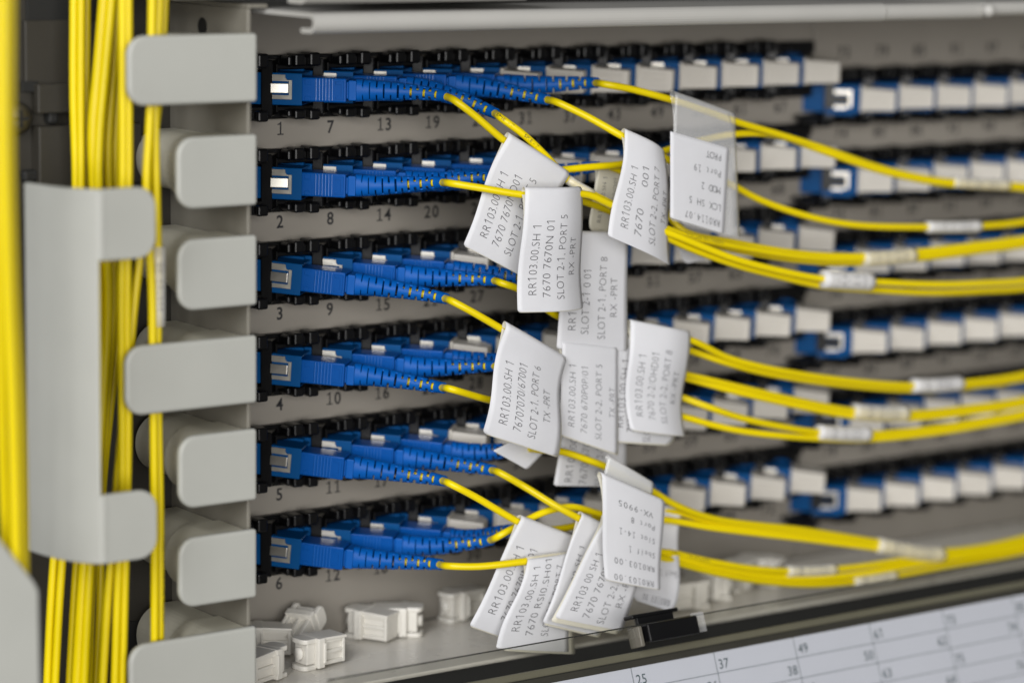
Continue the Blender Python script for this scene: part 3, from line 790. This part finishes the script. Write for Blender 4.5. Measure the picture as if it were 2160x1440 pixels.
cord(5,2,(1092,1116),0,[(1110,1118,-44),(1150,1118,-44),(1215,1108,-45),(1265,1090,-46),(1330,1076,-48),(1420,1078,-51),(1500,1100,-53),(1700,1126,-54),(1850,1149,-54),(1985,1168,-54),(2200,1128,-54)],
     "yellow cord plugged above number 18 behind the arching cord")

# jacket print
def tube_text(path, s0, txt, hgt, parent, inv=False, ang=0.0, m=None, width=1.0, r=RC):
    g = STR[(txt, 0.0)]; k = hgt/CAPH
    cum = [0.0]
    for i in range(1, len(path)): cum.append(cum[-1]+(path[i]-path[i-1]).length)
    vs = []
    for (x, y) in g[0]:
        s = s0+(g[2]-x if inv else x)*k*width; yy = (y-CAPH/2)*k*(-1 if inv else 1)
        i = 0
        while i < len(cum)-2 and cum[i+1] < s: i += 1
        f = min(1, max(0, (s-cum[i])/max(1e-6, cum[i+1]-cum[i])))
        p = path[i].lerp(path[i+1], f); T = (path[i+1]-path[i]).normalized()
        V = (CAM-p).normalized(); V = (V-T*V.dot(T)).normalized(); B = V.cross(T)
        if B.z < 0: B = -B
        a = ang+yy/r
        vs.append(p+(V*math.cos(a)+B*math.sin(a))*(r+0.04))
    return vs, g[1]
def nearest_s(path, u, v):
    best = (1e9, 0); s = 0
    for i, p in enumerate(path):
        if i: s += (p-path[i-1]).length
        d = p-CAM; z = d.dot(_F); uu = 1080+FPX*d.dot(_X)/z; vv = 720-FPX*d.dot(_Y)/z
        e = (uu-u)**2+(vv-v)**2
        if e < best[0]: best = (e, s)
    return best[1]
def find_cord(j, i):
    M = FRAME[(j, i)]
    for o in COL.objects:
        if o.name.startswith("patch_cable") and (o.matrix_world.translation/S-M.translation).length < 1e-3: return o, M.inverted()
bpy.context.view_layer.update()
for (key, u, v, txt, hh, inv, wd, ang) in (((0,1),1052,246,"SPIE - 7",0.95,False,1.4,0.25), ((0,1),1098,290,"SPIE - 7",0.95,False,1.4,0.2), ((1,0),1440,494,"CORNING OPTICAL",1.05,True,1.2,0.25),
        ((5,0),1410,1168,"OPTICAL - TBII",0.95,True,1.8,0.2)):
    o, Mi = find_cord(*key); path = CORDS[key]
    vs, fs = tube_text(path, nearest_s(path, u, v), txt, hh, o, inv, ang, width=wd)
    cab = [c for c in o.children if c.name.startswith("cable")][0]
    ob("jacket_print", mesh_py("jacket_print", [Mi @ q for q in vs], fs, ink_m), cab)

# vertical cables at the left
def vcable(pts, label, r=1.15):
    path = catmull([P(*p) for p in pts], 4.0)
    org = path[-1]
    t = thing("fibre_cable", label, "cable", org, group="yellow cables hanging in the side channel")
    vs, fs = tube_geo(path, r, 14)
    ob("jacket", mesh_py("jacket", vs, fs, yel_m, True, org), t)
    return path
vcable([(8,-60,-84),(8,300,-84),(16,600,-83),(28,900,-82),(34,1200,-81),(34,1520,-80)], "nearest yellow cable at the left edge, in front of the retainer", 1.5)
vcable([(24,-60,-80),(22,300,-80),(30,600,-79),(44,900,-78),(50,1200,-77),(52,1520,-76)], "yellow cable at the left edge, second from the edge", 1.4)
vcable([(-6,-60,-78),(-4,400,-78),(2,800,-76),(14,1200,-72),(20,1520,-70)], "yellow cable cut off by the left edge of the photo", 1.3)
vcable([(156,-60,-16),(155,200,-16),(160,400,-16),(150,800,-18),(112,1200,-20),(96,1520,-20)], "leftmost strand of the straight yellow bundle above the retainer")
vcable([(171,-60,-18),(170,200,-18),(171,400,-18),(168,800,-20),(130,1200,-22),(112,1520,-22)], "middle strand of the straight yellow bundle above the retainer")
vcable([(183,-60,-15),(182,200,-15),(182,400,-15),(190,800,-17),(160,1200,-19),(142,1520,-19)], "right strand of the straight yellow bundle above the retainer")
vcable([(224,-60,-22),(207,150,-22),(196,280,-22),(200,400,-22),(208,650,-22),(215,800,-22),(178,1200,-24),(158,1520,-24)], "thick yellow cable leaning to the left above the retainer", 1.6)
vcable([(240,-60,-24),(222,150,-24),(210,280,-24),(208,400,-24),(228,600,-23),(214,900,-23),(190,1200,-26),(174,1520,-26)], "yellow cable leaning beside the thick leaning one", 1.4)
vcable([(252,-60,-20),(240,150,-20),(228,300,-20),(230,420,-20),(240,600,-20),(222,900,-20),(196,1200,-22),(186,1520,-22)], "dark yellow cable behind the bright pair")
vcable([(262,-60,-18),(248,180,-18),(244,400,-18),(262,560,-18),(244,760,-18),(216,1040,-18),(210,1300,-20),(196,1520,-20)], "yellow cable slanting down through the retainer opening")
vcable([(258,-60,-44),(259,200,-44),(259,400,-44),(256,650,-44),(258,850,-44),(257,1050,-44),(250,1200,-44),(240,1520,-44)], "bright yellow cable, left of the bright pair between retainer and fingers")
vcable([(270,-60,-44),(271,200,-44),(271,400,-44),(268,650,-44),(270,850,-44),(268,1050,-44),(264,1200,-44),(256,1520,-44)], "bright yellow cable, right of the bright pair between retainer and fingers")
vcable([(322,-60,-46),(316,250,-46),(309,380,-46),(312,470,-46),(320,600,-46),(322,720,-46),(324,880,-46),(326,1100,-46),(326,1340,-46),(324,1520,-46)], "yellow cable by the fingers, left strand of the pair with the white wrap")
VW = vcable([(338,-60,-45),(328,250,-45),(330,400,-45),(333,520,-45),(333,720,-45),(334,880,-45),(338,1100,-45),(338,1340,-45),(336,1520,-45)], "yellow cable by the fingers, right strand of the pair with the white wrap")
vcable([(350,-60,-42),(338,180,-42),(320,330,-42),(306,460,-42),(286,620,-42),(272,760,-42),(258,900,-42),(232,1200,-42),(212,1520,-42)], "yellow cable crossing behind from the fingers to the retainer")
VCAB = [o for o in COL.objects if o.name.startswith("fibre_cable")]
def vprint(path, v0, txt, hh, key):
    t = [o for o in VCAB if o['label'] == key][0]
    vs, fs = tube_text(path, nearest_s(path, 330, v0), txt, hh, t, False, -0.9, width=1.5, r=1.15)
    jk = t.children[0]
    ob("jacket_print", mesh_py("jacket_print", vs, fs, ink_m, False, path[-1]), jk)
for v0 in (890, 1060, 1200): vprint(VW, v0, "CORNING OPTICAL", 0.9, "yellow cable by the fingers, right strand of the pair with the white wrap")

# ================================================================== FLAGS
def tag(label, quad, key=None, t_off=0.0, lines=None, ks=0.0, kt=0.0, bow=0.0, back=(0.0, 0.0), rnd=1.3, m=None, m2=None, fold=True, curl=0.0, twist=0.0, ink=None, dot=None, group="paper flags folded round the cords", gap0=1.35, name="cable_flag", texty=True):
    """quad = (u, v, Y) of top-left, top-right, bottom-right, bottom-left; ks/kt bulge across/along in mm; bow shifts the middle sideways"""
    TL, TR, BR, BL = [P(*q) for q in quad]
    if rnd < 2.5: rnd *= 0.6
    W = ((TR-TL).length+(BR-BL).length)/2; L = ((BL-TL).length+(BR-TR).length)/2
    nor = (TR-TL).cross(BL-TL).normalized()
    if nor.dot(VIEW) < 0: nor = -nor
    def base(s, t):
        p = (TL*(1-s)+TR*s)*(1-t)+(BL*(1-s)+BR*s)*t
        p = p+(TR-TL).normalized()*(bow*math.sin(math.pi*min(1, max(0, t)))**1.0)
        h = ks*math.sin(math.pi*s)+kt*math.sin(2*math.pi*t)*0.5+curl*(max(0, s-0.55)/0.45)**2+twist*(s-0.5)*(t-0.5)*4
        return p+nor*h
    def nrm(s, t):
        e = 1e-3
        n_ = (base(s+e, t)-base(s-e, t)).cross(base(s, t+e)-base(s, t-e)).normalized()
        return n_ if n_.dot(nor) > 0 else -n_
    NS, NT = 14, 22
    def srange(t):
        d = (1-t)*L
        if d >= rnd: return 0.0
        return (rnd-math.sqrt(max(0, rnd*rnd-(rnd-d)**2)))/W
    rows = []; mi = []
    tt = [1-(1-math.cos(math.pi*0.5*k/NT)) for k in range(NT+1)]     # dense at the bottom corners
    tt = [1.0, 0.998, 0.99, 0.98, 0.965, 0.945]+[0.92-0.92*k/16 for k in range(17)]
    for t in tt:
        a = srange(t)
        rows.append([base(a+(1-2*a)*k/NS, t) for k in range(NS+1)])
    nf = len(rows)
    if fold:
        up = (TL-BL).normalized()
        for q in range(1, 6):
            ph = math.pi*q/6
            rows.append([base(k/NS, 0)-nrm(k/NS, 0)*(gap0*(1-math.cos(ph)))+up*(gap0*math.sin(ph)) for k in range(NS+1)])
        bs, bt = back
        for t in reversed(tt):
            a = srange(t); g = 2*gap0*math.exp(-t/0.10)+0.18
            rows.append([base(a+(1-2*a)*k/NS+bs/W*t, t+bt/L*t)-nrm(min(1, a+(1-2*a)*k/NS), t)*g for k in range(NS+1)])
    vs = [p for r in rows for p in r]; fs = []; mi = []
    for i in range(len(rows)-1):
        for k in range(NS):
            a = i*(NS+1)+k
            fs.append((a, a+1, a+NS+2, a+NS+1)); mi.append(0 if i < nf+2 else 1)
    org = (TL+TR)/2
    th = thing(name, label, "cable flag", org, group=group)
    me = mesh_py("sheet", vs, fs, [m or paper_m, m2 or cream_m], True, org, mi)
    sh = ob("sheet", me, th)
    sd = sh.modifiers.new("wall", 'SOLIDIFY'); sd.thickness = 0.09*S; sd.offset = 0
    # print
    def put(txt, fn, inkm, off, nm="lettering"):
        g = STR[(txt, off)]
        vv = []
        for (x, y) in g[0]:
            s, t = fn(x, y, g[2]); vv.append(base(s, t)+nrm(s, t)*0.16)
        ob(nm, mesh_py(nm, vv, g[1], inkm, False, org), th)
    if key and texty:
        lay = lines or [(0.25, 0.86, 0.28), (0.44, 0.88, 0.24), (0.64, 0.90, 0.19), (0.83, 0.70, 0.38)]
        for (txt, (s0, ta, tb)) in zip(TAGTXT[key], lay):
            if s0 is None: continue
            ch_ = 0.118 if W > 12 else 0.118
            put(txt, lambda x, y, wd, s0=s0, ta=ta, tb=tb: (s0-y/CAPH*ch_, ta+(tb-ta)*x/wd+t_off), ink or tagink_m, THIN)
    if dot:
        for (txt, t0, sa, sb, hh) in dot:         # upside-down lines: text runs right to left
            put(txt, lambda x, y, wd, t0=t0, sa=sa, sb=sb, hh=hh: (sa+(sb-sa)*x/wd, t0+y/CAPH*hh), ink or greyink_m, -0.013)
    return th

# back to front
tag("pale rounded port 8 flag half hidden between the front flag and the port 7 flag", ((1262,358,-46),(1330,368,-46),(1322,500,-46),(1238,495,-46)), 'd', lines=[(0.30,0.80,0.10),(0.62,0.84,0.10),(0.95,0.9,0.0),(None,0,0)], m=cream_m, rnd=4.5, gap0=0.8)
tag("white flag half hidden behind the front port 5 flag, reading port 8 with rx", ((1196,496,-51),(1325,500,-51),(1323,740,-51),(1174,735,-51)), 'c', lines=[(0.24,0.83,0.2),(0.42,0.86,0.3),(0.66,0.90,0.18),(0.84,0.70,0.36)], ks=0.5, bow=-0.3, back=(0.5, -0.4))
tag("tilted white flag marked port 5 hanging behind the front flag, left of all", ((1071,290,-52.2),(1199,373,-54.2),(1112,588,-52),(977,517,-51)), 'a', ks=0.8, kt=-2.2, bow=-1.0, back=(0.4, 0.2))
tag("frontmost white flag of the upper group, marked port 5 with rx", ((1108,404,-61),(1240,404,-62),(1242,652,-61),(1092,658,-61)), 'b', ks=1.2, kt=1.4, bow=-0.5, curl=-3.0, back=(0.3, 0.2), rnd=1.2)
tag("white flag marked port 7 with tx, left of the clear laminated one", ((1318,279,-60.6),(1412,324,-61.4),(1424,562,-61.5),(1282,497,-61)), 'e', ks=1.1, kt=1.8, bow=0.6, curl=-2.6, back=(0.7, -0.5), lines=[(0.26,0.86,0.28),(0.46,0.88,0.24),(0.68,0.90,0.19),(0.90,0.66,0.36)])
tag("small white flag tip showing under the port 7 flag", ((1420,470,-45),(1500,480,-45),(1494,548,-45),(1440,557,-45)), None, rnd=3, gap0=0.6)
tag("white flag with blurred back print behind the laminated one", ((1440,300,-48),(1545,330,-48),(1548,500,-48),(1440,476,-48)), None, rnd=2)
# laminated upside-down flag
th = tag("clear laminated flag with upside-down dot print ending in a port 19 line", ((1424,201,-63),(1551,246,-63),(1559,500,-63),(1412,462,-63)), None, ks=0.4, m=lam_m, m2=lam_m, rnd=1.5, back=(0.6, 0.3), name="laminated_flag", gap0=1.3)
tag("paper slip inside the clear laminated flag, print upside down", ((1414,277,-64),(1538,313,-64),(1527,493,-64),(1414,459,-64)), None, ks=0.3, fold=False, rnd=0.8, name="paper_slip",
    dot=[("PROT",0.10,0.86,0.60,0.085),("Port 19",0.29,0.87,0.40,0.085),("MOD 2",0.48,0.88,0.54,0.085),("LCX SH 5",0.68,0.90,0.33,0.085),("RR0114.07",0.86,0.90,0.26,0.085)])
# middle group
tag("white flag tip like a diamond under the fifth-row plugs", ((1072,935,-40),(1170,930,-40),(1112,990,-40),(1040,950,-40)), None, rnd=1.5, gap0=0.6)
tag("flag low behind the middle group, its text cut off below", ((1208,790,-42),(1322,800,-42),(1320,1026,-42),(1168,1024,-42)), 'g', lines=[(0.24,0.96,0.36),(0.44,0.98,0.32),(0.66,0.99,0.28),(None,0,0)])
tag("grey-white flag marked port 5 with tx, right of the port 6 flag", ((1186,728,-51.5),(1303,742,-52),(1302,957,-52),(1180,915,-51.5)), 'g', ks=0.5, lines=[(0.24,0.87,0.20),(0.45,0.90,0.2),(0.70,0.92,0.15),(0.95,0.66,0.36)], back=(0.6, 0.4), ink=greyink_m)
tag("cream flag with rounded bottom between the port 5 and port 8 flags", ((1306,715,-50.6),(1420,728,-49),(1424,937,-49.5),(1280,928,-51)), 'h', m=paper_m, ks=0.8, rnd=4.5, back=(0.5, 0.5), lines=[(0.20,0.86,0.20),(0.36,0.9,0.2),(0.6,0.99,0.4),(None,0,0)])
tag("white flag marked port 8 with curled right corner, rightmost of the middle group", ((1334,682,-52.5),(1461,707,-53.5),(1458,922,-55),(1326,905,-53)), 'h', ks=0.9, kt=2.2, bow=-1.5, curl=-2.2, twist=-1.0, back=(0.5, 0.2), rnd=1.0, ink=greyink_m)
tag("white flag marked port 6 with a twisted top corner, leftmost of the middle group", ((1064,690,-54.5),(1197,764,-55),(1172,961,-54.5),(1021,913,-53.5)), 'f', ks=1.1, kt=-2.4, bow=-0.6, twist=0.8, back=(0.8, 0.3), rnd=1.6)
# bottom group
tag("leftmost flag of the bottom group, mostly covered by the next flag", ((1098,1096,-54.6),(1222,1144,-55),(1130,1368,-54.6),(990,1318,-54.6)), 'd', ks=0.6, kt=-1.0, back=(0.4, 0.3), lines=[(0.24,0.84,0.22),(0.44,0.86,0.2),(None,0,0),(None,0,0)])
tag("white flag marked port 7 whose end hangs behind the clear door", ((1112,1186,-59),(1216,1172,-59),(1200,1374,-59),(1046,1366,-60)), 'i', ks=1.0, kt=2.0, back=(2.4, 0.6), rnd=1.2, lines=[(0.25,0.80,0.06),(0.45,0.84,-0.013),(0.67,0.84,0.06),(0.86,0.62,0.26)])
tag("narrow flag in the middle of the bottom group, showing one line", ((1226,1090,-61.5),(1300,1128,-62.2),(1262,1340,-62.5),(1144,1312,-62)), 'j', kt=-1.4, lines=[(0.34,0.9,0.24),(None,0,0),(None,0,0),(None,0,0)], back=(0.8, 0.6))
tag("white bottom flag with a cream left edge next to the upside-down flag", ((1280,1090,-65),(1384,1128,-65),(1312,1330,-66),(1170,1302,-66)), 'j', ks=0.6, kt=-0.8, bow=-0.5, back=(-0.5, 1.4), rnd=1.6, lines=[(0.25,0.90,0.34),(0.45,0.94,0.30),(0.68,0.97,0.22),(0.86,0.78,0.40)])
tag("curled grey-white flag behind the upside-down one, resting above the latch", ((1340,1080,-52),(1440,1070,-52),(1424,1290,-62),(1332,1262,-60)), None, ks=-0.8, kt=-2.5, rnd=3, dot=[("RR0103.00",0.9,0.85,0.25,0.07),("Shelf 1",0.62,0.95,0.6,0.07)])
tag("front flag of the bottom group with upside-down shelf and slot print", ((1270,1005,-68.5),(1402,1062,-69),(1393,1243,-69),(1276,1221,-68.5)), None, ks=0.8, kt=0.6, bow=-0.4, back=(0.2, 0.2), rnd=1.2,
    dot=[("VX-9905",0.16,0.80,0.24,0.066),("Port 8",0.29,0.84,0.44,0.066),("Slot 14-1",0.44,0.86,0.26,0.066),("Shelf 1",0.60,0.88,0.42,0.066),("RR0103.00",0.755,0.88,0.18,0.066),("RR0103.00",0.92,0.86,0.16,0.066)])
tag("clear folded sleeve on the cord above the upside-down bottom flag", ((1283,966,-60),(1378,1022,-60),(1376,1042,-60),(1274,1000,-60)), None, m=sleeve_m, m2=sleeve_m, rnd=0.6, gap0=0.8, name="clear_sleeve", ks=0.5)

# ---- wraps round the cables on the right and on the vertical cable
def wrap(path, u0, v0, u1, v1, r, label, m=None, txt=None):
    a, b = nearest_s(path, u0, v0), nearest_s(path, u1, v1)
    cum = 0; seg = []
    for i in range(len(path)):
        if i: cum += (path[i]-path[i-1]).length
        if a-0.1 <= cum <= b+0.1: seg.append(path[i])
    if len(seg) < 3: return
    org = seg[0]
    t = thing("cable_wrap", label, "cable label", org, group="labels wrapped round cables")
    vs, fs = tube_geo(seg, r, 18)
    ob("wrap_sheet", mesh_py("wrap_sheet", vs, fs, m or paper_m, True, org), t)
    if txt:
        L = sum((seg[k+1]-seg[k]).length for k in range(len(seg)-1))
        g = STR[(txt, -0.013)] if (txt, -0.013) in STR else STR[(txt, THIN)]
        STR[(txt, 0.0)] = g
        hh = r*0.75
        for ang in (0.45, -0.45):
            v2, f2 = tube_text(seg, L*0.2, txt, hh, t, True, ang, width=L*0.6/(g[2]*hh/CAPH), r=r)
            ob("lettering", mesh_py("lettering", v2, f2, greyink_m, False, org), t)
wrap(CORDS[(0,3)], 2010,384,2125,390,1.9,"white wrap on the uppermost right-hand cable", wrap_m, "LCX SH 5")
wrap(CORDS[(0,2)], 1955,479,2065,477,1.9,"white wrap on the second cable from the top at right", paper_m, "RR0114.07")
wrap(CORDS[(1,0)], 1820,546,1925,538,2.6,"clear wrap on the cable crossing the third-row caps", wrap_m, "Shelf 1")
wrap(CORDS[(0,1)], 1735,592,1835,598,2.9,"white printed wrap on the thick double cable below the third-row caps", paper_m, "Slot 14-1")
wrap(CORDS[(2,1)], 1925,813,2025,808,2.4,"white wrap on the cable just above the fifth-row caps", paper_m, "MOD 2")
wrap(CORDS[(3,1)], 1803,866,1910,872,2.6,"clear wrap on the cable crossing the fifth-row adapter", wrap_m, "RR0103.00")
wrap(CORDS[(2,0)], 1725,911,1830,915,2.5,"white printed wrap just below the fifth-row adapter", paper_m, "RR0103.00")
wrap(CORDS[(5,2)], 1850,1149,1985,1168,2.7,"clear wrap on the thick cable at the lower right", wrap_m, "Port 19")
wrap(CORDS[(5,0)], 1662,1203,1755,1200,1.9,"clear wrap on the lowest bundle, left of the other", wrap_m, "Port 8")
wrap(CORDS[(4,1)], 1795,1226,1885,1214,1.9,"white wrap on the lowest bundle, close to the door", wrap_m, "Port 8")
wrap(CORDS[(0,1)], 1195,380,1250,410,1.5,"clear wrap on the cord beside the front port 5 flag", wrap_m)
wrap(CORDS[(5,0)], 1112,1183,1205,1172,1.5,"clear wrap at the top of the port 7 flag by the door", wrap_m)
wrap(VW, 333,500,333,690,2.1,"white printed wrap on the vertical cable beside the fingers", wrap_m, "RR0103.00")

# ================================================================== LOOSE DUST CAPS ON THE TRAY
def loose_mesh():
    bm = bmesh.new()                       # lies along x, handle at +x, nose at -x; z up from 0
    # handle: tapered frame with two long recesses
    vs = box(bm, 0, 12.0, -3.6, 3.6, 0.5, 7.0)
    for v in bm.verts:
        if v.co.x > 6: v.co.z = 0.5+(v.co.z-0.5)*0.86; v.co.y *= 0.92
    bmesh.ops.bevel(bm, geom=list(bm.edges), offset=0.3, segments=2, affect='EDGES', profile=0.5)
    return bm
def loose_parts():
    out = {}
    bm = bmesh.new()
    for (z0, z1) in ((0.6, 1.5), (3.1, 3.9), (5.5, 6.6)): box(bm, 0.2, 11.4, -3.3, 3.3, z0, z1, 0.18, 2)
    box(bm, 0.2, 11.2, -2.5, 2.5, 0.9, 6.2, 0.1, 1)
    box(bm, 10.6, 11.9, -3.4, 3.4, 0.55, 6.5, 0.25, 2)
    box(bm, -0.5, 12.2, -3.7, 3.7, 6.3, 7.0, 0.25, 2, Matrix.Rotation(math.radians(1.5), 4, 'Y'))
    out["handle"] = bm_mesh("handle", bm, loose_m)
    bm = bmesh.new()
    box(bm, -3.2, 0.3, -4.3, 4.3, 0.3, 7.1, 0.35, 2); box(bm, -0.6, 0.5, -4.7, 4.7, 1.4, 6.0, 0.2, 2)
    out["shoulder"] = bm_mesh("shoulder", bm, loose_m)
    bm = bmesh.new()
    box(bm, -7.4, -3.1, -2.6, 2.6, 1.2, 6.0, 0.3, 2)
    for (z0, z1) in ((0.0, 1.1), (6.0, 7.1)):
        prism(bm, rrect(-9.6, -3.0, -3.2, 3.2, (2.2, 0.3, 0.3, 2.2), 6), 'z', z0, z1, 0.3, 2)
    out["nose"] = bm_mesh("nose", bm, loose_m)
    bm = bmesh.new()
    bmesh.ops.create_cone(bm, cap_ends=True, segments=20, radius1=1.45, radius2=1.3, depth=2.6)
    bmesh.ops.transform(bm, matrix=Matrix.Translation((-8.0, 0, 3.6)) @ Matrix.Rotation(math.pi/2, 4, 'Y'), verts=bm.verts)
    out["pin"] = bm_mesh("pin", bm, loose_m, True)
    return out
LP = loose_parts()
def loose(u, v, yaw, label, roll=0.0, pitch=0.0, lift=0.0):
    p = PZ(u, v, ZF)
    t = thing("loose_dust_cap", label, "dust cap", group="loose white dust caps lying on the tray")
    M = Matrix.Translation((p.x, p.y, ZF+0.05+lift)) @ Matrix.Rotation(math.radians(yaw), 4, 'Z') @ Matrix.Rotation(math.radians(pitch), 4, 'Y')
    if roll: M = M @ Matrix.Translation((0, 0, 3.6)) @ Matrix.Rotation(math.radians(roll), 4, 'X') @ Matrix.Translation((0, 0, -3.6))
    M = M @ Matrix.Diagonal((0.74, 1.1, 1.36, 1.0)); M.translation = M.translation*S; t.matrix_world = M
    for k in ("handle", "shoulder"): ob(k, LP[k], t)
    n = ob("nose", LP["nose"], t); ob("pin", LP["pin"], n)
loose(664,1404,8,"loose white dust cap with its round pin facing out, nearest the tray's front edge")
loose(560,1432,200,"loose white dust cap at the lower left, cut off by the lowest finger tab")
loose(552,1380,-30,"loose white dust cap behind the lowest finger tab, only its ribbed end showing")
loose(650,1368,-150,"grey-looking loose dust cap propped on its neighbours at a slant", 90, 30, 4.5)
loose(775,1345,-62,"loose ribbed dust cap pointing right in the middle of the pile")
loose(845,1338,140,"loose dust cap standing at the right end of the pile", 0)
loose(966,1304,12,"loose dust cap by itself left of the bottom flags")
loose(1452,1282,170,"loose dust cap just right of the bottom flags, beyond the latch")
loose(1500,1262,150,"blurred loose dust cap behind the one beyond the latch")
loose(1560,1240,20,"blurred loose dust cap under the lowest yellow bundle")
loose(1610,1232,120,"blurred loose dust cap farthest right on the tray")
